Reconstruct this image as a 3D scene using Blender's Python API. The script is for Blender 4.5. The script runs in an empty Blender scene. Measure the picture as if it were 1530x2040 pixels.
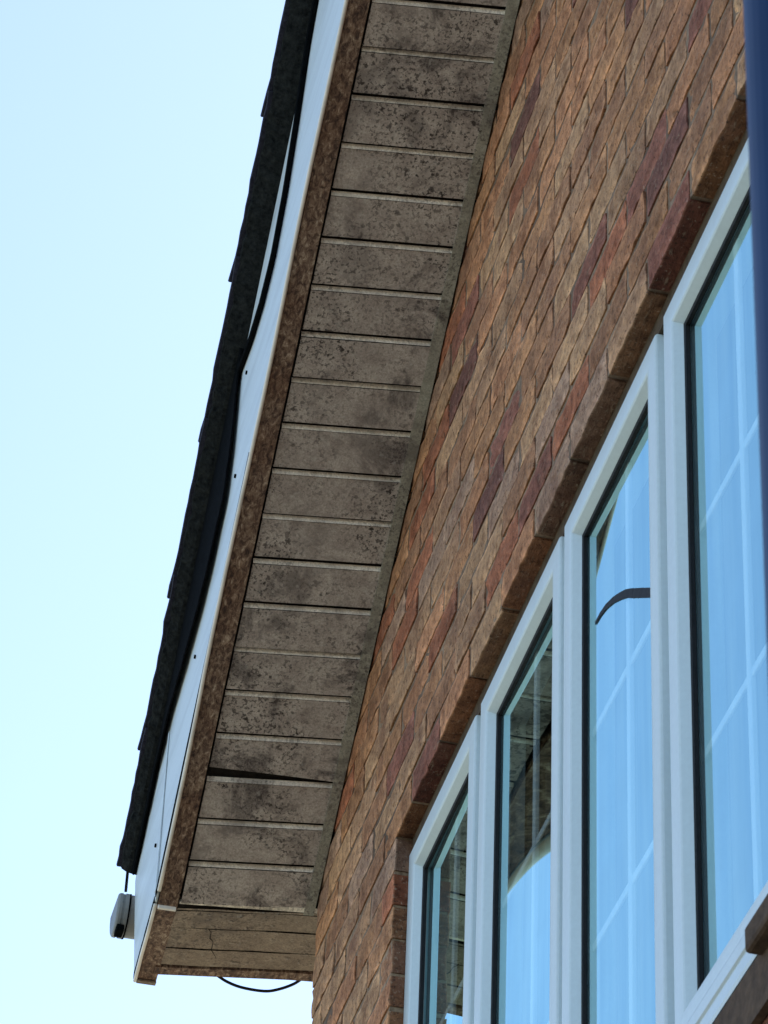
import bpy, math, random
import numpy as np
from mathutils import Matrix, Vector

scene = bpy.context.scene
rng = np.random.default_rng(7)
random.seed(7)
GZ = -5.36                       # ground level; z = 0 is the eave soffit at the wall corner

# ------------------------------------------------------------------ camera
cam_d = bpy.data.cameras.new("camera")
cam = bpy.data.objects.new("camera", cam_d)
scene.collection.objects.link(cam)
yaw, pit, rol = 0.20592, 0.64180, 0.04386
fw = Vector((math.sin(yaw)*math.cos(pit), math.cos(yaw)*math.cos(pit), math.sin(pit)))
r0 = Vector((math.cos(yaw), -math.sin(yaw), 0)); u0 = r0.cross(fw)
rt = math.cos(rol)*r0 + math.sin(rol)*u0
up = -math.sin(rol)*r0 + math.cos(rol)*u0
CAM = Vector((-1.247, -6.501, -3.862))
cam.matrix_world = Matrix(((rt.x, up.x, -fw.x, CAM.x), (rt.y, up.y, -fw.y, CAM.y), (rt.z, up.z, -fw.z, CAM.z), (0, 0, 0, 1)))
cam_d.sensor_fit = 'VERTICAL'; cam_d.sensor_height = 36.0; cam_d.sensor_width = 27.0
cam_d.lens = 7000/2040*36.0
cam_d.clip_start = 0.05; cam_d.clip_end = 3000
cam_d.dof.use_dof = True; cam_d.dof.focus_distance = 7.4; cam_d.dof.aperture_fstop = 30
scene.camera = cam

# ------------------------------------------------------------------ light
SUN_EL, SUN_AZ = math.radians(42), math.radians(62)      # azimuth from +Y towards +X: the sun stands behind the house
world = bpy.data.worlds.new("World"); scene.world = world; world.use_nodes = True
wn = world.node_tree.nodes; wl = world.node_tree.links
bg = wn["Background"]; bg.inputs["Strength"].default_value = 0.14
sky = wn.new("ShaderNodeTexSky"); sky.sky_type = 'NISHITA'; sky.sun_disc = False
sky.sun_elevation = SUN_EL; sky.sun_rotation = SUN_AZ
sky.altitude = 50; sky.air_density = 1.0; sky.dust_density = 1.0; sky.ozone_density = 0.9
wl.new(sky.outputs[0], bg.inputs["Color"])
sun_d = bpy.data.lights.new("sun", 'SUN'); sun = bpy.data.objects.new("sun", sun_d)
scene.collection.objects.link(sun)
sun_d.energy = 3.0; sun_d.angle = math.radians(0.5); sun_d.color = (1.0, 0.95, 0.87)
sd_ = Vector((math.sin(SUN_AZ)*math.cos(SUN_EL), math.cos(SUN_AZ)*math.cos(SUN_EL), math.sin(SUN_EL)))
sun.rotation_euler = (-sd_).to_track_quat('-Z', 'Y').to_euler(); sun.location = sd_*40
vs = scene.view_settings
vs.view_transform = 'Standard'; vs.look = 'None'; vs.exposure = 1.35; vs.gamma = 1; vs.use_curve_mapping = False
scene.render.film_transparent = False
scene.cycles.max_bounces = 10; scene.cycles.transparent_max_bounces = 16

# ------------------------------------------------------------------ helpers
def new_mat(name):
    m = bpy.data.materials.new(name); m.use_nodes = True
    nt = m.node_tree
    return m, nt, nt.nodes["Principled BSDF"]

def N(nt, t, **kw):
    n = nt.nodes.new(t)
    for k, v in kw.items(): setattr(n, k, v)
    return n

def coords(nt, scale=(1, 1, 1), rot=(0, 0, 0)):
    tc = N(nt, "ShaderNodeTexCoord"); mp = N(nt, "ShaderNodeMapping")
    mp.inputs["Scale"].default_value = scale; mp.inputs["Rotation"].default_value = rot
    nt.links.new(tc.outputs["Object"], mp.inputs["Vector"]); return mp.outputs["Vector"]

def noise(nt, vec, scale, detail=4, rough=0.55, dist=0.0):
    n = N(nt, "ShaderNodeTexNoise"); n.inputs["Scale"].default_value = scale
    n.inputs["Detail"].default_value = detail; n.inputs["Roughness"].default_value = rough
    n.inputs["Distortion"].default_value = dist
    if vec is not None: nt.links.new(vec, n.inputs["Vector"])
    return n.outputs["Fac"]

def ramp(nt, fac, stops):
    r = N(nt, "ShaderNodeValToRGB"); e = r.color_ramp.elements
    e[0].position, e[0].color = stops[0][0], (*stops[0][1], 1)
    e[1].position, e[1].color = stops[-1][0], (*stops[-1][1], 1)
    for p, c in stops[1:-1]:
        k = e.new(p); k.color = (*c, 1)
    nt.links.new(fac, r.inputs["Fac"]); return r.outputs["Color"]

def mixc(nt, fac, a, b, mode='MIX'):
    m = N(nt, "ShaderNodeMix", data_type='RGBA', blend_type=mode)
    for sock, v in ((m.inputs[0], fac), (m.inputs[6], a), (m.inputs[7], b)):
        if isinstance(v, (int, float)): sock.default_value = v
        elif isinstance(v, tuple): sock.default_value = (*v, 1)
        else: nt.links.new(v, sock)
    return m.outputs[2]

def math_(nt, op, a, b=0.0):
    m = N(nt, "ShaderNodeMath", operation=op)
    for sock, v in ((m.inputs[0], a), (m.inputs[1], b)):
        if isinstance(v, (int, float)): sock.default_value = v
        else: nt.links.new(v, sock)
    return m.outputs[0]

def bump(nt, bsdf, h, strength, dist):
    b = N(nt, "ShaderNodeBump"); b.inputs["Strength"].default_value = strength; b.inputs["Distance"].default_value = dist
    nt.links.new(h, b.inputs["Height"]); nt.links.new(b.outputs["Normal"], bsdf.inputs["Normal"])

BLK, WHT = (0, 0, 0), (1, 1, 1)

# ------------------------------------------------------------------ materials
def mat_brick():
    m, nt, b = new_mat("rustic_brick")
    at = N(nt, "ShaderNodeAttribute", attribute_name="brick_col")
    v = coords(nt); vs_ = coords(nt, (1, 0.22, 1.0))
    n1 = noise(nt, v, 48, 6, 0.7, 0.3); n2 = noise(nt, vs_, 150, 5, 0.65); n3 = noise(nt, v, 1.7, 4); n4 = noise(nt, v, 135, 4, 0.65); n5 = noise(nt, v, 14, 5, 0.65, 0.5)
    br = mixc(nt, 1.0, at.outputs["Color"], (1.44, 1.215, 1.13), 'MULTIPLY')
    c = mixc(nt, 1.0, br, ramp(nt, n1, [(0.3, (0.5, 0.46, 0.43)), (0.5, (1, 1, 1)), (0.72, (1.42, 1.4, 1.34))]), 'MULTIPLY')
    c = mixc(nt, 1.0, c, ramp(nt, n5, [(0.34, (0.66, 0.6, 0.58)), (0.52, (1, 1, 1)), (0.7, (1.22, 1.18, 1.1))]), 'MULTIPLY')
    n6 = noise(nt, v, 5.5, 4, 0.6)
    c = mixc(nt, ramp(nt, n6, [(0.52, BLK), (0.66, (0.45,)*3)]), c, (0.25, 0.125, 0.085))
    c = mixc(nt, ramp(nt, n2, [(0.58, BLK), (0.72, (0.6, 0.6, 0.6))]), c, (0.40, 0.31, 0.22))
    c = mixc(nt, ramp(nt, n2, [(0.28, (0.8, 0.8, 0.8)), (0.40, BLK)]), c, (0.07, 0.04, 0.03))
    c = mixc(nt, ramp(nt, n4, [(0.34, (0.8,)*3), (0.42, BLK)]), c, (0.05, 0.03, 0.022))
    c = mixc(nt, ramp(nt, n4, [(0.61, BLK), (0.70, (0.5,)*3)]), c, (0.52, 0.43, 0.32))
    c = mixc(nt, 1.0, c, ramp(nt, n3, [(0.3, (0.78, 0.76, 0.76)), (0.7, (1.14, 1.13, 1.1))]), 'MULTIPLY')
    nt.links.new(c, b.inputs["Base Color"]); b.inputs["Roughness"].default_value = 0.95; b.inputs["Specular IOR Level"].default_value = 0.15
    bump(nt, b, math_(nt, 'ADD', n1, math_(nt, 'ADD', math_(nt, 'MULTIPLY', n2, 0.7), math_(nt, 'MULTIPLY', n4, 0.4))), 1.0, 0.007)
    return m

def mat_mortar():
    m, nt, b = new_mat("sandy_mortar")
    v = coords(nt); n = noise(nt, v, 90, 5)
    n3 = noise(nt, v, 3.0, 3)
    c = ramp(nt, n, [(0.3, (0.13, 0.085, 0.05)), (0.7, (0.34, 0.235, 0.15))])
    c = mixc(nt, 1.0, c, ramp(nt, n3, [(0.35, (0.4, 0.35, 0.33)), (0.65, (1.1, 1.1, 1.1))]), 'MULTIPLY')
    nt.links.new(c, b.inputs["Base Color"]); b.inputs["Roughness"].default_value = 0.95
    bump(nt, b, n, 0.7, 0.004); return m

def mat_soffit(name, base, green=0.0, dirt=1.0):
    m, nt, b = new_mat(name)
    v = coords(nt)
    big = noise(nt, v, 4.5, 4, 0.62); med = noise(nt, v, 24, 5, 0.65, 0.4); sp = noise(nt, v, 150, 4, 0.6, 0.0); sp2 = noise(nt, v, 62, 3, 0.5)
    sp3 = noise(nt, v, 60, 4, 0.6); fine = noise(nt, v, 260, 3, 0.65)
    c = mixc(nt, 1.0, base, ramp(nt, med, [(0.3, (0.68, 0.64, 0.62)), (0.7, (1.14, 1.13, 1.1))]), 'MULTIPLY')
    c = mixc(nt, 1.0, c, ramp(nt, fine, [(0.3, (0.74, 0.73, 0.72)), (0.7, (1.2, 1.2, 1.2))]), 'MULTIPLY')
    mask = ramp(nt, big, [(0.40, (0.22,)*3), (0.56, WHT)])
    spot = mixc(nt, 1.0, ramp(nt, sp, [(0.535, BLK), (0.585, WHT)]), mask, 'MULTIPLY')
    c = mixc(nt, mixc(nt, 1.0, spot, (0.82*dirt,)*3, 'MULTIPLY'), c, (0.06, 0.048, 0.044))
    blot = mixc(nt, 1.0, ramp(nt, sp2, [(0.63, BLK), (0.67, WHT)]), mask, 'MULTIPLY')
    c = mixc(nt, mixc(nt, 1.0, blot, (0.95*dirt,)*3, 'MULTIPLY'), c, (0.035, 0.027, 0.024))
    sm = noise(nt, v, 7.5, 6, 0.72, 0.5); up_ = noise(nt, v, 1.1, 2, 0.5)
    smear = mixc(nt, 1.0, ramp(nt, sm, [(0.50, BLK), (0.60, WHT)]), ramp(nt, up_, [(0.40, (0.35,)*3), (0.52, WHT)]), 'MULTIPLY')
    smear = mixc(nt, 1.0, smear, ramp(nt, fine, [(0.35, (0.5,)*3), (0.55, WHT)]), 'MULTIPLY')
    c = mixc(nt, mixc(nt, 1.0, smear, (0.85*dirt,)*3, 'MULTIPLY'), c, (0.075, 0.06, 0.056))
    pale = ramp(nt, sp3, [(0.60, BLK), (0.70, (0.35,)*3)])
    c = mixc(nt, pale, c, (0.46, 0.43, 0.38))
    nt.links.new(c, b.inputs["Base Color"]); b.inputs["Roughness"].default_value = 0.8; b.inputs["Specular IOR Level"].default_value = 0.25
    bump(nt, b, math_(nt, 'ADD', sp, math_(nt, 'MULTIPLY', fine, 0.4)), 0.45, 0.002); return m

def mat_timber():
    m, nt, b = new_mat("weathered_timber")
    v = coords(nt, (1.5, 0.8, 0.9)); v2 = coords(nt)
    n1 = noise(nt, v, 70, 6, 0.7, 0.6); n2 = noise(nt, v2, 9, 4)
    c = ramp(nt, n1, [(0.34, (0.03, 0.016, 0.012)), (0.45, (0.11, 0.066, 0.045)), (0.54, (0.21, 0.14, 0.095)), (0.60, (0.3, 0.225, 0.16)), (0.68, (0.50, 0.42, 0.33))])
    c = mixc(nt, 1.0, c, ramp(nt, n2, [(0.35, (0.75, 0.62, 0.55)), (0.65, (1.1, 1.1, 1.1))]), 'MULTIPLY')
    nt.links.new(c, b.inputs["Base Color"]); b.inputs["Roughness"].default_value = 0.85
    bump(nt, b, n1, 0.8, 0.004); return m

def mat_plastic(name, col, rough=0.35, dirt=0.12, streak=(1, 1, 1), rot=(0, 0, 0)):
    m, nt, b = new_mat(name)
    v = coords(nt, streak, rot); n = noise(nt, v, 14, 5, 0.6); n2 = noise(nt, coords(nt), 120, 3)
    c = mixc(nt, ramp(nt, n, [(0.45, BLK), (0.75, (dirt*3,)*3)]), col, tuple(x*0.72 for x in col))
    c = mixc(nt, 1.0, c, ramp(nt, n2, [(0.3, (0.96,)*3), (0.7, (1.02,)*3)]), 'MULTIPLY')
    nt.links.new(c, b.inputs["Base Color"]); b.inputs["Roughness"].default_value = rough
    return m

def mat_dark(name, a, c2, rough=0.9, scale=60, bd=0.004, spec=0.2):
    m, nt, b = new_mat(name)
    n = noise(nt, coords(nt), scale, 6, 0.7)
    nt.links.new(ramp(nt, n, [(0.3, a), (0.72, c2)]), b.inputs["Base Color"]); b.inputs["Roughness"].default_value = rough
    b.inputs['Specular IOR Level'].default_value = spec
    bump(nt, b, n, 0.8, bd); return m

def mat_glass():
    m = bpy.data.materials.new("double_glazing"); m.use_nodes = True; nt = m.node_tree
    nt.nodes.remove(nt.nodes["Principled BSDF"]); out = nt.nodes["Material Output"]
    fr = N(nt, "ShaderNodeFresnel"); fr.inputs["IOR"].default_value = 1.5
    ge = N(nt, "ShaderNodeNewGeometry")
    F = fr.outputs[0]
    R = math_(nt, 'DIVIDE', math_(nt, 'MULTIPLY', F, 6.0), math_(nt, 'ADD', math_(nt, 'MULTIPLY', F, 5.0), 1.0))
    R = math_(nt, 'MULTIPLY', R, math_(nt, 'SUBTRACT', 1.0, ge.outputs["Backfacing"]))
    tr = N(nt, "ShaderNodeBsdfTransparent"); tr.inputs["Color"].default_value = (0.72, 0.80, 0.80, 1)
    gl = N(nt, "ShaderNodeBsdfGlossy"); gl.inputs["Roughness"].default_value = 0.0
    st = noise(nt, coords(nt, (1, 1, 0.06)), 26, 5, 0.6); st2 = noise(nt, coords(nt), 9, 3)
    gc = mixc(nt, 1.0, ramp(nt, st, [(0.3, (0.54, 0.88, 0.94)), (0.7, (0.66, 1.0, 1.0))]), ramp(nt, st2, [(0.3, (0.95,)*3), (0.7, (1.0,)*3)]), 'MULTIPLY')
    nt.links.new(gc, gl.inputs["Color"])
    mx = N(nt, "ShaderNodeMixShader")
    nt.links.new(R, mx.inputs[0]); nt.links.new(tr.outputs[0], mx.inputs[1]); nt.links.new(gl.outputs[0], mx.inputs[2])
    nt.links.new(mx.outputs[0], out.inputs["Surface"]); return m

M = {}
M['brick'] = mat_brick(); M['mortar'] = mat_mortar()
M['soffit'] = mat_soffit("mildewed_soffit_paint", (0.43, 0.378, 0.338))
M['soffit_clean'] = mat_soffit("groove_paint", (0.78, 0.72, 0.62), 0, 0.5)
M['soffit_trim'] = mat_soffit("algae_stained_trim", (0.32, 0.305, 0.25), 0, 0.7)
M['eave'] = mat_soffit("eave_soffit_paint", (0.30, 0.245, 0.19), 0, 0.7)
M['slot'] = mat_dark("dark_gap", (0.01, 0.008, 0.007), (0.03, 0.025, 0.02))
M['timber'] = mat_timber()
M['cover'] = mat_plastic("white_cladding_plastic", (0.56, 0.64, 0.67), 0.45, 0.28, (1.5, 0.12, 1.3), (0.6146, 0, 0))
M['lip'] = mat_plastic("aged_white_lip", (0.78, 0.74, 0.66), 0.4, 0.3)
M['upvc'] = mat_plastic("white_window_plastic", (0.57, 0.66, 0.69), 0.35, 0.07, (1, 1, 0.1))
M['gasket'] = mat_dark("black_gasket", (0.006, 0.006, 0.007), (0.012, 0.012, 0.013), 0.6)
M['bar'] = mat_plastic("white_glazing_bar", (0.82, 0.85, 0.86), 0.4, 0.02)
M['glass'] = mat_glass()
M['tile'] = mat_dark("dark_roof_tile", (0.012, 0.013, 0.022), (0.05, 0.05, 0.07), 0.85, 90, 0.004, 0.1)
M['bed'] = mat_dark("blackened_verge_mortar", (0.003, 0.004, 0.005), (0.03, 0.033, 0.032), 0.95, 75, 0.01, 0.05)
M['felt'] = mat_dark("black_roofing_felt", (0.001, 0.0015, 0.002), (0.005, 0.006, 0.007), 0.95, 70, 0.006, 0.03)
M['gutter'] = mat_plastic("grey_gutter_plastic", (0.20, 0.215, 0.22), 0.55, 0.33)
M['cable'] = mat_dark("black_cable_sheath", (0.008, 0.008, 0.009), (0.015, 0.015, 0.017), 0.5)
M['lintel'] = mat_dark("stained_lintel", (0.05, 0.035, 0.025), (0.12, 0.09, 0.06), 0.9, 40)
M['subsill'] = mat_dark("brown_sill_tile", (0.05, 0.032, 0.022), (0.13, 0.085, 0.055), 0.9, 45)
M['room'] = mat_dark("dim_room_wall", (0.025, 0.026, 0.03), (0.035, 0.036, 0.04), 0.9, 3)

# ------------------------------------------------------------------ mesh builder
class MB:
    def __init__(s): s.v = []; s.f = []; s.mi = []
    def quad(s, a, b, c, d, mi=0):
        k = len(s.v); s.v += [tuple(a), tuple(b), tuple(c), tuple(d)]; s.f.append((k, k+1, k+2, k+3)); s.mi.append(mi)
    def hexa(s, P, mi=0):
        k = len(s.v); s.v += [tuple(p) for p in P]
        for f in ((0, 3, 2, 1), (4, 5, 6, 7), (0, 1, 5, 4), (1, 2, 6, 5), (2, 3, 7, 6), (3, 0, 4, 7)):
            s.f.append(tuple(k+i for i in f)); s.mi.append(mi)
    def box(s, x0, x1, y0, y1, z0, z1, mi=0):
        s.hexa([(x0, y0, z0), (x1, y0, z0), (x1, y1, z0), (x0, y1, z0), (x0, y0, z1), (x1, y0, z1), (x1, y1, z1), (x0, y1, z1)], mi)
    def grid(s, rows, mi=0, close=False):
        k = len(s.v); R = len(rows); Cn = len(rows[0])
        for r in rows: s.v += [tuple(p) for p in r]
        for i in range(R-1):
            for j in range(Cn if close else Cn-1):
                s.f.append((k+i*Cn+j, k+i*Cn+(j+1) % Cn, k+(i+1)*Cn+(j+1) % Cn, k+(i+1)*Cn+j)); s.mi.append(mi)
        return k
    def loop_sweep(s, sections, mi=0, caps=True):
        """sections: list of equal-length closed loops"""
        n = len(sections[0]); k = s.grid(sections, mi, True)
        if caps:
            s.f.append(tuple(k+j for j in range(n))[::-1]); s.mi.append(mi)
            s.f.append(tuple(k+(len(sections)-1)*n+j for j in range(n))); s.mi.append(mi)
    def tube(s, pts, rad, seg=8, mi=0):
        pts = [Vector(p) for p in pts]; secs = []; 
        for i, p in enumerate(pts):
            t = (pts[min(i+1, len(pts)-1)]-pts[max(i-1, 0)]).normalized()
            a = t.cross(Vector((0.13, 0.31, 0.94))).normalized(); b = t.cross(a)
            rr = rad[i] if isinstance(rad, (list, tuple)) else rad
            secs.append([p+a*(rr*math.cos(2*math.pi*j/seg))+b*(rr*math.sin(2*math.pi*j/seg)) for j in range(seg)])
        s.loop_sweep(secs, mi)
    def build(s, name, mats, parent=None, smooth=False, bevel=0.0):
        me = bpy.data.meshes.new(name); me.from_pydata(s.v, [], s.f); me.update()
        if not isinstance(mats, (list, tuple)): mats = [mats]
        for m in mats: me.materials.append(m)
        me.polygons.foreach_set("material_index", s.mi)
        if smooth: me.polygons.foreach_set("use_smooth", [True]*len(s.f))
        import bmesh
        bm = bmesh.new(); bm.from_mesh(me); bmesh.ops.recalc_face_normals(bm, faces=bm.faces); bm.to_mesh(me); bm.free()
        o = bpy.data.objects.new(name, me); scene.collection.objects.link(o)
        if bevel:
            b = o.modifiers.new("bevel", 'BEVEL'); b.width = bevel; b.segments = 2; b.limit_method = 'ANGLE'; b.angle_limit = math.radians(40)
        if parent is not None: attach(o, parent)
        return o

ROOTLOC = {}
def attach(o, parent):
    o.parent = parent
    if parent.parent is None: o.matrix_parent_inverse = Matrix.Translation(-parent.location)   # meshes are written in world coordinates

def empty(name, loc, label, cat, group=None):
    o = bpy.data.objects.new(name, None); scene.collection.objects.link(o); o.location = loc
    o.empty_display_size = 0.3; o['label'] = label; o['category'] = cat
    if group: o['group'] = group
    return o
def tag(o, label, cat): o['label'] = label; o['category'] = cat; return o

# ------------------------------------------------------------------ ground
g = MB(); g.quad((-900, -900, GZ), (900, -900, GZ), (900, 900, GZ), (-900, 900, GZ))
mg, ntg, bg_ = new_mat("pale_paving_and_lawn")
ng = noise(ntg, coords(ntg), 0.35, 5); ng2 = noise(ntg, coords(ntg), 30, 4)
cg = mixc(ntg, ramp(ntg, ng, [(0.45, BLK), (0.6, WHT)]), (0.30, 0.27, 0.22), (0.17, 0.18, 0.10))
cg = mixc(ntg, 1.0, cg, ramp(ntg, ng2, [(0.3, (0.8,)*3), (0.7, (1.15,)*3)]), 'MULTIPLY')
ntg.links.new(cg, bg_.inputs["Base Color"]); bg_.inputs["Roughness"].default_value = 0.95
og = g.build("ground", mg); og['kind'] = 'structure'

# ------------------------------------------------------------------ the house
TH = 0.6146; CT, ST = math.cos(TH), math.sin(TH)
SK, TL = 0.0915, 0.0312
HALF = 3.6                                  # gable half width
house = empty("brick_house", (0, -HALF, GZ), "brown brick house gable with mildewed eaves, slipped dark roof tiles and white plastic windows", "house")

def SP(x, s, n, skew=True):                 # roof-slope coordinates: s up the slope, n square to it
    if skew: xx = min(x, 0.0); s = s+SK*xx; n = n+TL*xx
    return (x, -s*CT+n*ST, s*ST+n*CT)

# --- gable wall: every brick laid in half bond, mortar sheet behind
OY0, OY1, OZ0, OZ1 = -3.05, -0.769, -1.69, -0.265
CO, BR = 0.075, 0.065
verts = []; faces = []; cols = []; mats_i = []
pal = [((0.30, 0.185, 0.105), 6), ((0.325, 0.19, 0.11), 2.5), ((0.295, 0.205, 0.13), 5), ((0.25, 0.155, 0.095), 4), ((0.33, 0.235, 0.145), 3),
       ((0.27, 0.125, 0.075), 2), ((0.13, 0.072, 0.062), 0.9), ((0.2, 0.1, 0.078), 1.2), ((0.265, 0.2, 0.15), 2.5)]
pw = np.array([p[1] for p in pal], float); pw /= pw.sum()
def brick(y0, y1, z0, z1, depth=0.1):
    L = y1-y0
    if L < 0.02: return
    ny = 8 if L > 0.12 else 4; nz = 4
    col = np.array(pal[rng.choice(len(pal), p=pw)][0])*rng.uniform(0.86, 1.12)
    fx = rng.normal(0, 0.0009); ty = rng.normal(0, 0.004); tz = rng.normal(0, 0.008)
    j0, j1, k0, k1 = rng.normal(0, 0.0022, 4)
    y0 += abs(j0)*0.6; y1 -= abs(j1)*0.6; z0 += k0*0.5; z1 += k1*0.5
    k = len(verts)
    ys = np.linspace(y0, y1, ny+1); zs = np.linspace(z0, z1, nz+1)
    wob = rng.normal(0, 0.0008, (2, ny+1))
    for a in range(ny+1):
        for b in range(nz+1):
            edge = (a in (0, ny)) or (b in (0, nz))
            x = fx+ty*(ys[a]-(y0+y1)/2)+tz*(zs[b]-(z0+z1)/2)+rng.normal(0, 0.0007)+(0.0014+abs(rng.normal(0, 0.0010)) if edge else 0)
            dz = wob[0, a] if b == 0 else (wob[1, a] if b == nz else 0)
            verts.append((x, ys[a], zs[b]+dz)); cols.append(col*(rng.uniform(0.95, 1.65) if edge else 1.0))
    for a in range(ny):
        for b in range(nz):
            p = k+a*(nz+1)+b; faces.append((p, p+1, p+nz+2, p+nz+1)); mats_i.append(0)
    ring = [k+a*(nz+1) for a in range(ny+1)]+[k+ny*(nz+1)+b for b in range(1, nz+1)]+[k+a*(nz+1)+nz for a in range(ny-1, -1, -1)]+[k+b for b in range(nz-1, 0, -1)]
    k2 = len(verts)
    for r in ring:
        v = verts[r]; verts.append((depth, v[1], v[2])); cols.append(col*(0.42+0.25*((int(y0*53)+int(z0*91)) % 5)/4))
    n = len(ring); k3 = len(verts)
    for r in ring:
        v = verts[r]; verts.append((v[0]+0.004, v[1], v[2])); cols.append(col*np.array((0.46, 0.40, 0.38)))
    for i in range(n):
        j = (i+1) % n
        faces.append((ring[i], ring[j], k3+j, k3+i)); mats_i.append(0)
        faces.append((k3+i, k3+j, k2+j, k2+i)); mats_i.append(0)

def gable_top(y):                            # wall height under the roof at y
    return (-y if y > -HALF else y+2*HALF)*math.tan(TH)+0.12
c0 = int(math.floor((GZ-OZ1)/CO)); c1 = int((HALF*math.tan(TH)+0.15-OZ1)/CO)
for c in range(c0, c1+1):
    z0 = OZ1+c*CO; z1 = z0+BR
    if z0 < GZ-0.08: continue
    off = 0.0 if c % 2 == 0 else 0.1125
    y = 0.0
    edges = [0.0]; y = -(0.215 if c % 2 == 0 else 0.1025)
    while y > -2*HALF: edges.append(y); y -= 0.225
    edges.append(-2*HALF)
    for i in range(len(edges)-1):
        yb = edges[i]-(0.010 if i else 0.0); ya = edges[i+1]
        if z0 > max(gable_top(yb), gable_top(ya)): continue
        if z1 > OZ0+0.005 and z0 < OZ1-0.005 and ya < OY1 and yb > OY0:
            if ya < OY0: brick(ya, OY0, z0, z1)
            if yb > OY1: brick(OY1, yb, z0, z1)
            continue
        brick(ya, yb, z0, z1)
# mortar sheet with the window opening, turned into the reveal
MX = 0.0040
def mface(*p):
    k = len(verts)
    for q in p: verts.append(q); cols.append(np.array((0.3, 0.25, 0.2)))
    faces.append(tuple(range(k, k+len(p)))); mats_i.append(1)
e = 0.004
oy0, oy1, oz0, oz1 = OY0-e, OY1+e, OZ0-e, OZ1+e
mface((MX, -2*HALF+e, GZ), (MX, -e, GZ), (MX, -e, oz0), (MX, -2*HALF+e, oz0))
mface((MX, -2*HALF+e, oz0), (MX, oy0, oz0), (MX, oy0, oz1), (MX, -2*HALF+e, oz1))
mface((MX, oy1, oz0), (MX, -e, oz0), (MX, -e, oz1), (MX, oy1, oz1))
mface((MX, -2*HALF+e, oz1), (MX, -e, oz1), (MX, -e, 0.1), (MX, -HALF, HALF*math.tan(TH)+0.1), (MX, -2*HALF+e, 0.1))
mface((MX, oy0, oz1), (MX, oy1, oz1), (0.11, oy1, oz1), (0.11, oy0, oz1))
mface((MX, oy1, oz0), (MX, oy1, oz1), (0.11, oy1, oz1), (0.11, oy1, oz0))
mface((MX, oy0, oz0), (MX, oy0, oz1), (0.11, oy0, oz1), (0.11, oy0, oz0))
mface((MX, oy0, oz0), (MX, oy1, oz0), (0.11, oy1, oz0), (0.11, oy0, oz0))
mface((MX, -e, GZ), (0.098, -e, GZ), (0.098, -e, 0.1), (MX, -e, 0.1))
me = bpy.data.meshes.new("gable_wall"); me.from_pydata(verts, [], faces); me.update()
me.materials.append(M['brick']); me.materials.append(M['mortar'])
me.polygons.foreach_set("material_index", mats_i)
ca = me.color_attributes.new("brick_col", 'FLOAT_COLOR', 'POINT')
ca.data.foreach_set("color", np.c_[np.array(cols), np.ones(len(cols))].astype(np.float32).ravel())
gw = bpy.data.objects.new("gable_wall", me); scene.collection.objects.link(gw); attach(gw, house)
# lintel strip over the window
b = MB(); b.box(0.036, 0.10, OY0+0.001, OY1-0.001, -0.302, OZ1-0.001); b.build("lintel", M['lintel'], gw)

# plain long walls and rear wall of the house
W2 = 8.0
b = MB()
b.box(0.112, W2, -0.115, -0.003, GZ, 0.02); b.build("long_wall", M['brick'], house)
b = MB(); b.box(0.112, W2, -2*HALF+0.003, -2*HALF+0.115, GZ, 0.02); b.build("long_wall", M['brick'], house)
b = MB(); b.box(W2+0.002, W2+0.1, -2*HALF, 0, GZ, 0.02); b.build("rear_wall", M['brick'], house)
for o in house.children:
    if o.name.startswith(("long_wall", "rear_wall")):
        a_ = o.data.color_attributes.new("brick_col", 'FLOAT_COLOR', 'POINT')
        a_.data.foreach_set("color", [0.335, 0.22, 0.13, 1.0]*len(o.data.vertices))
# dim room behind the window
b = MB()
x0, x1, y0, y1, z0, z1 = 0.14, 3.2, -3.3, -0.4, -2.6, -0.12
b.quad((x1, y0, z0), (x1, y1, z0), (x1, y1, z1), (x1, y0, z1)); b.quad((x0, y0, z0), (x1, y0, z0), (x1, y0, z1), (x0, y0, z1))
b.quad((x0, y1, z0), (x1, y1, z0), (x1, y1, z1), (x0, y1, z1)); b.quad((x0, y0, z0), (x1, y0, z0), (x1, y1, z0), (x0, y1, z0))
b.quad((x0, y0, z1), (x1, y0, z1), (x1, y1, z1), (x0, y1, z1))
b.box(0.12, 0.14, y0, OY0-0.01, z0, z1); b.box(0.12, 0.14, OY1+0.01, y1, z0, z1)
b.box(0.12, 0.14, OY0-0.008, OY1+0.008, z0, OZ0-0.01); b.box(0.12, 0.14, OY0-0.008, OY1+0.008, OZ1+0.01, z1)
b.build("inner_room", M['room'], house)

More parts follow.
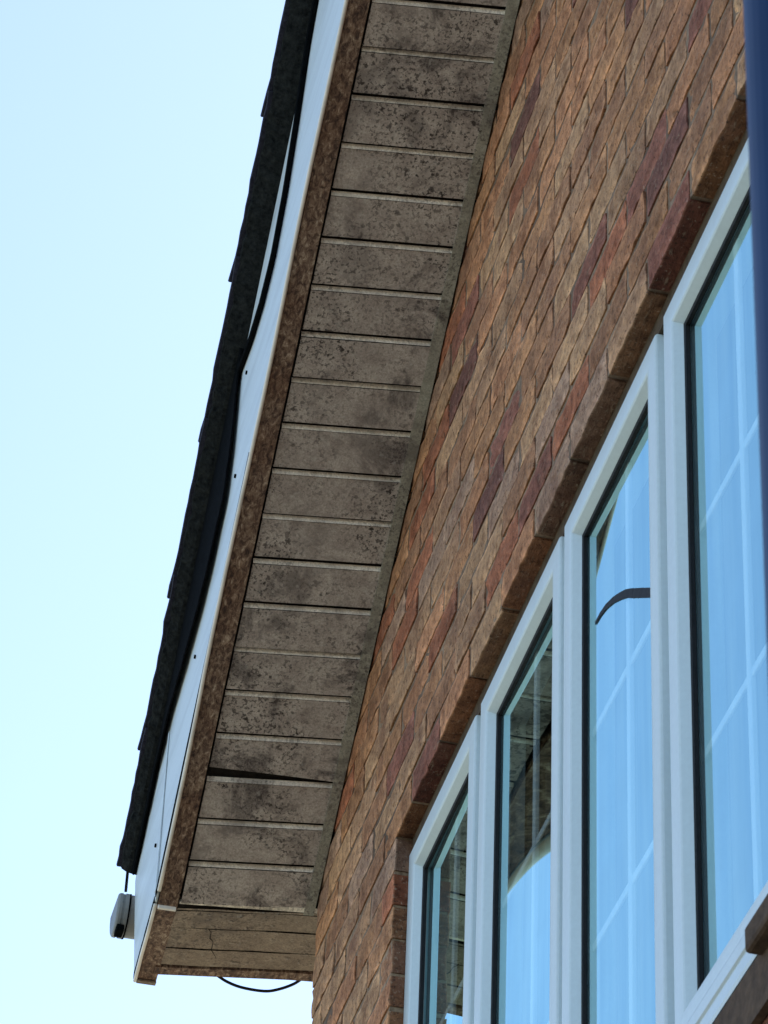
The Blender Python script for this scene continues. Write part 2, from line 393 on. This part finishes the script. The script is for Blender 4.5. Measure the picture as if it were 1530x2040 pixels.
# --- sloping verge soffit: boards with a slot and a bevel between each pair
XL, XR = -0.2945, -0.024
S_TOP = 4.25
ks = [2.0-0.1*k for k in range(20, -24, -1)]         # groove lines from the eave up
ks = [s for s in ks if s < S_TOP]
b = MB()
xs = np.linspace(XL, XR, 9)
for i, s in enumerate(ks):
    slip = abs(s-0.3) < 0.02
    jit = rng.normal(0, 0.0012); jn = rng.normal(0, 0.0006)
    nxt = ks[i+1] if i+1 < len(ks) else S_TOP
    def gap(x, S): return 0.0185*max(0.0, (XR-x)/(XR-XL))**0.9 if abs(S-0.3) < 0.02 else 0.0
    # board face from this groove to the next
    rows = []
    for t in np.linspace(0, 1, 5):
        rows.append([SP(x, s+0.0036+jit+gap(x, s)+t*(nxt-0.012-(s+0.0036+jit+gap(x, s))), jn+0.0016*math.sin(5*x+i)) for x in xs])
    b.grid(rows, 0)
    # bevel (faces up the slope), slot bed and upper lip
    b.grid([[SP(x, nxt-0.012, jn+0.0016*math.sin(5*x+i)) for x in xs], [SP(x, nxt-0.012, 0.003) for x in xs], [SP(x, nxt-0.0108, 0.003) for x in xs]], 2)
    b.grid([[SP(x, nxt-0.0108, 0.0002) for x in xs], [SP(x, nxt-0.0025, 0.0085) for x in xs]], 1)
    b.grid([[SP(x, nxt-0.0025, 0.0085) for x in xs], [SP(x, nxt-0.0025, 0.016) for x in xs], [SP(x, nxt+0.008+gap(x, nxt), 0.016) for x in xs]], 2)
    b.grid([[SP(x, s+0.0036+jit+gap(x, s), 0.016) for x in xs], [SP(x, s+0.0036+jit+gap(x, s), jn+0.0016*math.sin(5*x+i)) for x in xs]], 0)
soffit = b.build("verge_soffit", [M['soffit'], M['soffit_clean'], M['slot']], house)
b = MB()
secs = []
for s in np.linspace(-0.012, S_TOP, 60):
    w = 0.0008*math.sin(s*9)
    secs.append([SP(-0.026+w, s, -0.003), SP(-0.0035, s, -0.0035+w), SP(-0.0035, s, 0.005), SP(-0.026+w, s, 0.005)])
b.loop_sweep(secs); b.build("wall_trim", M['soffit_trim'], soffit)
# backing so that no light leaks through the boards
b = MB(); b.hexa([SP(-0.33, -0.02, 0.02), SP(0.05, -0.02, 0.02), SP(0.05, S_TOP, 0.02), SP(-0.33, S_TOP, 0.02), SP(-0.33, -0.02, 0.03), SP(0.05, -0.02, 0.03), SP(0.05, S_TOP, 0.03), SP(-0.33, S_TOP, 0.03)])
b.build("backing_board", M['slot'], soffit)

# --- level eave soffit
def LY(x, y): return y-0.11*(min(x, 0.06)+0.287)
def ZE(x): return -0.003+0.056*min(x, 0.02)
b = MB(); ex = [-0.2965, -0.25, -0.2, -0.15, -0.1, -0.05, 0.0, 0.06, 0.5, W2]
lines = [0.04, 0.052, 0.130, 0.222, 0.300]
def wv(x, i): return 0.0014*math.sin(37*x+i)
for i in range(len(lines)-1):
    a, c = lines[i]+0.0022, lines[i+1]-0.0022
    b.grid([[(x, LY(x, a+t*(c-a))+wv(x, i), ZE(x)+0.0008*math.sin(11*x+i*2)) for x in ex] for t in (0, 0.5, 1)], 0)
    b.grid([[(x, LY(x, c)+wv(x, i), ZE(x)+0.0008*math.sin(11*x+i*2)) for x in ex], [(x, LY(x, c+0.001), ZE(x)+0.007) for x in ex], [(x, LY(x, lines[i+1]+0.004), ZE(x)+0.007) for x in ex]], 1)
fold = [SP(x, 0.0045, 0.0) for x in ex]
b.grid([[(p[0], p[1]-0.001, p[2]-0.001) for p in fold], [(p[0], p[1]+0.009, ZE(p[0])-0.002) for p in fold], [(p[0], p[1]+0.0095, ZE(p[0])+0.01) for p in fold]], 2)
b.grid([[(p[0], p[1], ZE(p[0])+0.014) for p in fold], [(x, LY(x, 0.335), ZE(x)+0.014) for x in ex]], 1)
eave = b.build("eave_soffit", [M['eave'], M['slot'], M['soffit_clean']], house)
# crack across the eave boards
b = MB(); pts = [(-0.214, 0.128), (-0.205, 0.145), (-0.203, 0.17), (-0.193, 0.185), (-0.19, 0.222), (-0.176, 0.25), (-0.172, 0.262)]
b.tube([(x, LY(x, y), ZE(x)-0.0005) for x, y in pts], [0.0009, 0.0006, 0.0012, 0.0006, 0.001, 0.0006, 0.0004], 5); b.build("crack", M['slot'], eave)
# eave fascia
b = MB()
b.loop_sweep([[(x, LY(x, 0.304), ZE(x)-0.004), (x, LY(x, 0.338), ZE(x)-0.004), (x, LY(x, 0.338), 0.17), (x, LY(x, 0.304), 0.17)] for x in ex])
b.build("eave_fascia", M['timber'], house)

# --- bargeboard: timber with a white plastic cover board outside
YE = 0.382; NT = 0.41; ZB = -0.020
def barge_outline(nb, zb, ye, nt, step=0.12):
    out = []
    yf = 0.032
    sf = (-yf+nb*ST)/CT
    for s in np.arange(S_TOP, sf, -step): out.append((-s*CT+nb*ST, s*ST+nb*CT))
    out.append((yf, max(zb, sf*ST+nb*CT) if zb < sf*ST+nb*CT else zb))
    out.append((ye, zb)); 
    st = (-ye+nt*ST)/CT; out.append((ye, st*ST+nt*CT))
    for s in np.arange(st+0.05, S_TOP, step): out.append((-s*CT+nt*ST, s*ST+nt*CT))
    out.append((-S_TOP*CT+nt*ST, S_TOP*ST+nt*CT))
    return out
def BX(y, z=-0.02): return max(0.0, min(1.0, y/0.38))*max(0.0, 0.195-z)*0.078   # the box end leans in towards its foot
def plate(outl, xa, xb, name, mat, parent, bevel=0.0):
    b = MB(); n = len(outl)
    b.v = [(xa+BX(y, z), y, z) for y, z in outl]+[(xb+BX(y, z), y, z) for y, z in outl]
    b.f = [tuple(range(n)), tuple(range(2*n-1, n-1, -1))]+[(i, (i+1) % n, n+(i+1) % n, n+i) for i in range(n)]
    b.mi = [0]*len(b.f)
    return b.build(name, mat, parent, bevel=bevel)
barge = plate(barge_outline(-0.016, ZB, YE-0.004, NT-0.004), -0.3425, -0.3, "bargeboard", M['timber'], house)
plate(barge_outline(-0.013, ZB+0.003, YE, NT), -0.350, -0.344, "cover_board", M['cover'], barge, 0.002)
# lip of the cover board: runs down the slope, turns level at the eave, slightly sprung near the bottom
b = MB(); pts = []
for s in np.arange(S_TOP-0.05, -0.03, -0.05):
    pts.append(SP(-0.3475+0.0012*math.sin(s*7), s, -0.0185+0.0014*math.sin(s*13+1)-(0.004 if s < 0.5 else 0), False))
b.tube(pts, 0.0042, 8)
b.tube([(-0.3475+BX(y), y, ZB-0.003+0.002*math.sin(y*30)) for y in np.linspace(0.04, YE-0.004, 10)], 0.0042, 8)
b.build("cover_lip", M['lip'], barge, True)
# black strip imitating the shaded gap between cover and lip near the eave
b = MB(); secs = []
def wgap(s): return 0.0005+0.015*max(0.0, min(1.0, (0.95-s)/0.9))
for s in np.arange(1.0, -0.03, -0.03):
    w = wgap(s)+abs(rng.normal(0, 0.0008)); secs.append([SP(-0.3515, s, -0.0125, False), SP(-0.3515, s, -0.0125+w, False), SP(-0.3502, s, -0.0125+w, False), SP(-0.3502, s, -0.0125, False)])
b.loop_sweep(secs); secs = []
for y in np.linspace(0.036, YE-0.002, 12):
    w = 0.016+rng.normal(0, 0.0015); k = BX(y); secs.append([(k-0.3515, y, ZB+0.001), (k-0.3515, y, ZB+w), (k-0.3502, y, ZB+w), (k-0.3502, y, ZB+0.001)])
b.loop_sweep(secs); b.build("gap_shade_strip", M['felt'], barge)
# plumb joint strip and corner trims of the box end
b = MB(); b.box(-0.3525, -0.3505, 0.012, 0.022, -0.004, 0.405)
b.build("joint_strip", M['cover'], barge, bevel=0.0008)
for bx in ((-0.3335, -0.329, YE+0.0005, YE+0.005, ZB-0.002, 0.03), (-0.3265, -0.283, YE-0.010, YE+0.004, ZB-0.006, ZB-0.001), (-0.3415, -0.302, 0.026, 0.033, ZB-0.0165, ZB-0.008)):
    b = MB(); b.box(*bx); b.build("corner_trim", M['eave' if bx[0] == -0.3265 else 'lip'], barge, bevel=0.001)
for s, n in ((1.08, 0.30), (0.9, 0.13), (0.47, 0.17), (0.02, 0.17), (1.5, 0.3), (1.92, 0.26)):
    b = MB(); p = Vector(SP(-0.3515, s, n, False)); b.tube([p+Vector((0.002, 0, 0)), p+Vector((-0.0015, 0, 0))], 0.0045, 8); b.build("nail", M['felt'], barge)

# --- roof: courses of tiles, the verge bedding and the felt under them
def XE(s): return -0.392-0.009*(s+0.2)
roof_b = MB()
ends_s = [-0.17]+[0.12+0.37*i for i in range(0, 12)]
for i, s in enumerate(ends_s[:-1]):
    top = ends_s[i+1]+0.06
    if s > S_TOP+0.2: break
    top = min(top, S_TOP+0.3)
    jx = rng.normal(0, 0.0018)
    rows = []
    ss = np.linspace(s, top, 16)
    secs = []
    for j, q in enumerate(ss):
        t = (q-s)/(top-s); nb = 0.457-0.014*t+0.001*math.sin(q*31); xe = XE(q)+jx-0.004*max(0, 1-t*5)+rng.normal(0, 0.0009)
        secs.append([SP(xe+0.001, q, nb, False), SP(W2+0.1, q, nb, False), SP(W2+0.1, q, nb+0.016, False), SP(xe+0.004, q, nb+0.016, False), SP(xe, q, nb+0.010, False)])
    roof_b.loop_sweep(secs)
    # rear slope course
    roof_b.loop_sweep([[(x, -2*HALF-y, z) for x, y, z in sec] for sec in secs])
roof = roof_b.build("roof", M['tile'], house)
# bedding: rough mortar and undercloak between bargeboard and tiles
b = MB(); secs = []
for s in np.arange(-0.165, S_TOP, 0.018):
    xe = XE(s)+0.009+rng.normal(0, 0.0018)
    secs.append([SP(-0.3465, s, 0.4125, False), SP(-0.37, s, 0.420+rng.normal(0, 0.0012), False), SP(xe, s, 0.436+rng.normal(0, 0.002), False), SP(xe-0.001, s, 0.455, False), SP(-0.2, s, 0.447, False), SP(-0.2, s, 0.4125, False)])
b.loop_sweep(secs); b.build("verge_bedding", M['bed'], roof)
# roof deck closing the space above the soffits (also makes the house solid)
b = MB(); b.hexa([SP(-0.29, -0.3, 0.40, False), SP(W2, -0.3, 0.40, False), SP(W2, S_TOP+0.15, 0.40, False), SP(-0.29, S_TOP+0.15, 0.40, False), SP(-0.29, -0.3, 0.41, False), SP(W2, -0.3, 0.41, False), SP(W2, S_TOP+0.15, 0.41, False), SP(-0.29, S_TOP+0.15, 0.41, False)])
mir = [(x, -2*HALF-y, z) for x, y, z in b.v]; b.hexa(mir); b.build("roof_deck", M['slot'], roof)
# felt edge: a loose flap low on the slope, a drooping edge strip higher up
def interp(s, tab):
    xs_ = [t[0] for t in tab]; ys_ = [t[1] for t in tab]; return float(np.interp(s, xs_, ys_))
low = [(-0.2, 0.405), (0.1, 0.375), (0.25, 0.335), (0.4, 0.27), (0.55, 0.20), (0.68, 0.172), (0.84, 0.165), (0.95, 0.25), (1.06, 0.385), (1.12, 0.41)]
b = MB()
secs = []
for s in np.arange(-0.16, 1.11, 0.03):
    n = interp(s, low)+rng.normal(0, 0.002); xo = -0.356-0.006*math.sin((s+0.16)*2.4)
    secs.append([SP(-0.3535, s, 0.414, False), SP(xo, s, n, False), SP(xo-0.0035, s, n+0.002, False), SP(-0.362, s, 0.416, False)])
b.loop_sweep(secs)
edge = [(1.04, 0.40), (1.15, 0.30), (1.25, 0.242), (1.36, 0.212), (1.5, 0.235), (1.64, 0.295), (1.78, 0.37), (1.95, 0.41)]
pts = [SP(-0.3565, s, min(interp(s, edge), 0.408) , False) for s in np.arange(1.04, 1.96, 0.03)]
b.tube(pts, 0.0065, 6)
b.build("loose_felt", M['felt'], roof)

# --- gutter along the eave with its stop end beyond the bargeboard
GY, GZT, GR = 0.462, 0.196, 0.060
b = MB(); secs = []
prof = [(-GR, 0.010), (-GR, 0.0)]+[(GR*math.cos(a), GR*math.sin(a)) for a in np.linspace(math.pi, 2*math.pi, 17)[1:-1]]+[(GR, 0.0), (GR, 0.010)]
inner = [(p[0]*0.94, p[1]*0.94 if p[1] < 0.005 else p[1]) for p in prof[::-1]]
for x in (-0.372, -0.2, 0.5, W2):
    secs.append([(x, GY+p, GZT+q) for p, q in prof]+[(x, GY+p, GZT+q) for p, q in inner])
b.loop_sweep(secs); gut = b.build("gutter", M['gutter'], house)
b = MB()
def gsec(x, k): return [(x, GY+p*k, GZT+q*k) for p, q in prof]
b.loop_sweep([gsec(-0.3815, 0.90), gsec(-0.3808, 0.96), gsec(-0.3795, 1.0), gsec(-0.3765, 1.04), gsec(-0.3705, 1.045)]); b.build("stop_end", M['gutter'], gut)
b = MB(); b.loop_sweep([gsec(-0.3555, 1.06), gsec(-0.352, 1.06)]); b.build("rubber_seal", M['felt'], gut)
b = MB(); b.loop_sweep([gsec(-0.3645, 1.05), gsec(-0.3558, 1.05)]); b.build("end_clip", M['gutter'], gut)
b = MB(); b.box(-0.3785, -0.3600, GY-0.050, GY-0.012, GZT-0.078, GZT-0.0615); b.build("grime", M['felt'], gut, bevel=0.003)
b = MB(); b.tube([(-0.3665, GY-GR-0.002, GZT+0.016), (-0.3665, GY-GR-0.004, GZT+0.085)], 0.0035, 6); b.build("bracket", M['felt'], gut)

# --- window: outer frame, four sashes each with its pane and glazing bars, sill
def ring_sweep(b, yf, yn, zt, zb, prof, mi=0):
    """prof: list of (inset, x) swept round the rectangle with mitred corners"""
    rows = []
    for ins, x in prof:
        rows.append([(x, yf-ins, zt-ins), (x, yn+ins, zt-ins), (x, yn+ins, zb+ins), (x, yf-ins, zb+ins)])
    b.grid(rows, mi, True)
b = MB()
ZT, ZBM = -0.303, -1.600
XG = 0.055
SF = [-0.7675, -1.3215, -1.884, -2.457]; SN = [-1.283, -1.856, -2.415, -2.985]
fx0, fx1 = 0.046, 0.112
yA, yB = OY1-0.0015, OY0+0.0015
b.box(fx0, fx1, yA-0.045, yA, ZBM-0.03, -0.304); b.box(fx0, fx1, yB, yB+0.06, ZBM-0.03, -0.304)
b.box(fx0+0.001, fx1-0.001, yB+0.0605, yA-0.0455, -0.349, -0.3035); b.box(fx0+0.001, fx1-0.001, yB+0.0605, yA-0.0455, ZBM-0.03, ZBM+0.03)
for i in range(3):
    ym = (SN[i]+SF[i+1])/2; b.box(fx0, fx1-0.002, ym-0.045, ym+0.045, ZBM+0.0305, -0.3495)
win = b.build("window", M['upvc'], house, bevel=0.002)
b = MB(); b.box(0.034, 0.045, OY1-0.008, OY1-0.0012, ZBM-0.02, -0.3035); b.build("sealant", M['lintel'], win)
# panes: real glass sheets, slightly bowed and not quite in one plane as double glazing is
def pane_dx(i, u, v):                        # u: -1 far edge .. 1 near edge, v: -1 bottom .. 1 top
    tilt, bow, tw, cub = PANE[i]
    return tilt*0.21*u+bow*(1-u*u)*(1-0.5*v*v)+tw*u*v+cub*u*u*u
PANE = [(-0.010, 0.0001, 0.0, 0.0), (0.0095, 0.0021, 0.0, 0.0), (0.011, 0.0003, 0.0, 0.0), (0.0, 0.0001, 0.0, 0.0)]
FACE = 0.046
for i in range(4):
    yf, yn = SF[i], SN[i]
    b = MB()
    ring_sweep(b, yf, yn, ZT, ZBM, [(0.0, 0.052), (0.0, 0.034), (0.0015, 0.0313), (0.004, 0.030), (FACE-0.012, 0.0297), (FACE-0.003, 0.0305), (FACE, 0.0325), (FACE+0.009, 0.046), (FACE+0.010, 0.0505), (FACE+0.010, 0.075)])
    b.build("sash", M['upvc'], win)
    b = MB(); g0 = FACE+0.0085
    ring_sweep(b, yf-0, yn, ZT, ZBM, [(g0, 0.0462), (g0+0.0065, 0.0475), (g0+0.0075, 0.0525), (g0+0.0075, 0.0545)])
    b.build("gasket", M['gasket'], win)
    # spacer bar and georgian bars inside the sealed unit
    b = MB(); ins = FACE+0.012
    ya, yb_, za, zb_ = yf-ins, yn+ins, ZT-ins, ZBM+ins
    bx0, bx1 = XG+0.006, XG+0.014
    ymid = (ya+yb_)/2
    b.box(bx0, bx1, ymid-0.009, ymid+0.009, zb_, za)
    for t in (1/3, 2/3):
        z = za+(zb_-za)*t
        b.box(bx0+0.0015, bx1-0.0015, ymid+0.0093, ya, z-0.0075, z+0.0075); b.box(bx0+0.0015, bx1-0.0015, yb_, ymid-0.0093, z-0.0075, z+0.0075)
    b.build("glazing_bar", M['bar'], win, bevel=0.002)
    b = MB(); nu, nv = 20, 44; ins = FACE+0.004
    ya, yb_, za, zb_ = yf-ins, yn+ins, ZT-ins, ZBM+ins
    rows = [[(XG+pane_dx(i, 2*a/nu-1, 1-2*c/nv), ya+(yb_-ya)*a/nu, za+(zb_-za)*c/nv) for a in range(nu+1)] for c in range(nv+1)]
    b.grid(rows)
    po = b.build("pane", M['glass'], win, True)
    if po.data.polygons[0].normal.x > 0: po.data.flip_normals()
# sill
b = MB()
prof = [(-0.014, -1.662), (-0.0125, -1.656), (0.03, -1.632), (0.11, -1.630), (0.11, -1.662), (0.006, -1.70), (-0.0125, -1.711), (-0.014, -1.706), (-0.0125, -1.686), (-0.0105, -1.684), (-0.0105, -1.681), (-0.014, -1.679)]
b.loop_sweep([[(x, y, z) for x, z in prof] for y in (OY0-0.04, OY1+0.005)])
b.build("sill", M['upvc'], win)
b = MB(); b.box(-0.0125, -0.001, OY0-0.03, OY1-0.002, -1.790, -1.7135); b.build("sill_tile", M['subsill'], win)
b = MB(); b.box(-0.034, -0.002, -3.09, -2.945, -1.722, -1.685); b.build("sill_block", M['subsill'], win, bevel=0.006)
# dark curved strip on the third pane, imitating a mark reflected in the glass
b = MB()
hp = [(-2.298, -0.72), (-2.242, -0.682), (-2.194, -0.65), (-2.167, -0.632), (-2.133, -0.614), (-2.097, -0.597), (-2.057, -0.583), (-2.025, -0.577), (-1.998, -0.576)]
secs = []; hy0, hy1 = SF[2]-FACE-0.004, SN[2]+FACE+0.004
for k_, (y, z) in enumerate(hp):
    h = 0.0095 if k_ < 3 else 0.0095-0.0011*(k_-2)
    xx = XG+pane_dx(2, 2*(y-hy0)/(hy1-hy0)-1, 0.3)
    secs.append([(xx-0.0018, y, z-h), (xx-0.0018, y, z+h), (xx-0.0006, y, z+h), (xx-0.0006, y, z-h)])
b.loop_sweep(secs); b.build("reflection_strip", M['gasket'], win)

# ------------------------------------------------------------------ curtain inside, cable under the eave, post
b = MB()
rows = []
for z in np.linspace(-0.28, -1.75, 8):
    rows.append([(0.23+0.022*math.sin(y*52+0.4*math.sin(y*9)), y, z) for y in np.arange(-3.2, -0.5, 0.01)])
b.grid(rows)
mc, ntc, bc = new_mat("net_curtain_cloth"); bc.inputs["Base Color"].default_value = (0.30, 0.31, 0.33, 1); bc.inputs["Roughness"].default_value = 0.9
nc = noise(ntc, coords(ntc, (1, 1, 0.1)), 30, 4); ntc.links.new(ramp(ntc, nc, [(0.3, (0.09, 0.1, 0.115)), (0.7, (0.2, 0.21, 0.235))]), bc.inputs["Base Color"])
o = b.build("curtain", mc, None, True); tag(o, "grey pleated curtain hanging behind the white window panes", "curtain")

b = MB()
cp = [(-0.19, 0.35, 0.01), (-0.164, 0.335, 0.0), (-0.131, 0.335, -0.017), (-0.095, 0.335, -0.0265), (-0.045, 0.335, -0.0275), (-0.013, 0.335, -0.018), (0.021, 0.335, 0.001), (0.047, 0.335, 0.024), (0.076, 0.335, 0.043)]
def smooth_pts(P, n=6):
    out = []
    for i in range(len(P)-1):
        p0, p1, p2, p3 = (Vector(P[max(i-1, 0)]), Vector(P[i]), Vector(P[i+1]), Vector(P[min(i+2, len(P)-1)]))
        for k in range(n):
            t = k/n; out.append(0.5*((2*p1)+(p2-p0)*t+(2*p0-5*p1+4*p2-p3)*t*t+(3*p1-p0-3*p2+p3)*t**3))
    return out+[Vector(P[-1])]
b.tube(smooth_pts(cp), 0.0034, 8)
tag(b.build("cable", M['cable'], None, True), "thin black cable sagging in a loop under the eave corner", "cable")

a = math.atan(0.352); rad = 0.055; dist = 1.95
a += math.asin(rad/dist)+0.0012
px, py = CAM.x+dist*math.sin(a), CAM.y+dist*math.cos(a)
post = empty("post", (px, py, GZ), "dark blue upright metal post standing close in front of the wall", "post")
mp_, ntp, bp_ = new_mat("blue_gloss_paint")
np1 = noise(ntp, coords(ntp), 8, 4)
ntp.links.new(ramp(ntp, np1, [(0.3, (0.001, 0.018, 0.062)), (0.7, (0.002, 0.024, 0.08))]), bp_.inputs["Base Color"]); bp_.inputs["Roughness"].default_value = 0.5; bp_.inputs["Specular IOR Level"].default_value = 0.15
b = MB()
b.loop_sweep([[(px+rad*math.cos(2*math.pi*j/40), py+rad*math.sin(2*math.pi*j/40), z) for j in range(40)] for z in (GZ+0.012, GZ+2, -0.9)])
b.build("shaft", mp_, post, True)
b = MB(); b.box(px-0.11, px+0.11, py-0.11, py+0.11, GZ, GZ+0.0118); b.build("base_plate", mp_, post, bevel=0.002)
b = MB(); b.loop_sweep([[(px+rr*math.cos(2*math.pi*j/40), py+rr*math.sin(2*math.pi*j/40), z) for j in range(40)] for rr, z in ((rad*1.05, -0.8998), (rad*1.05, -0.88), (rad*0.6, -0.865), (0.003, -0.862))])
b.build("cap", mp_, post, True)
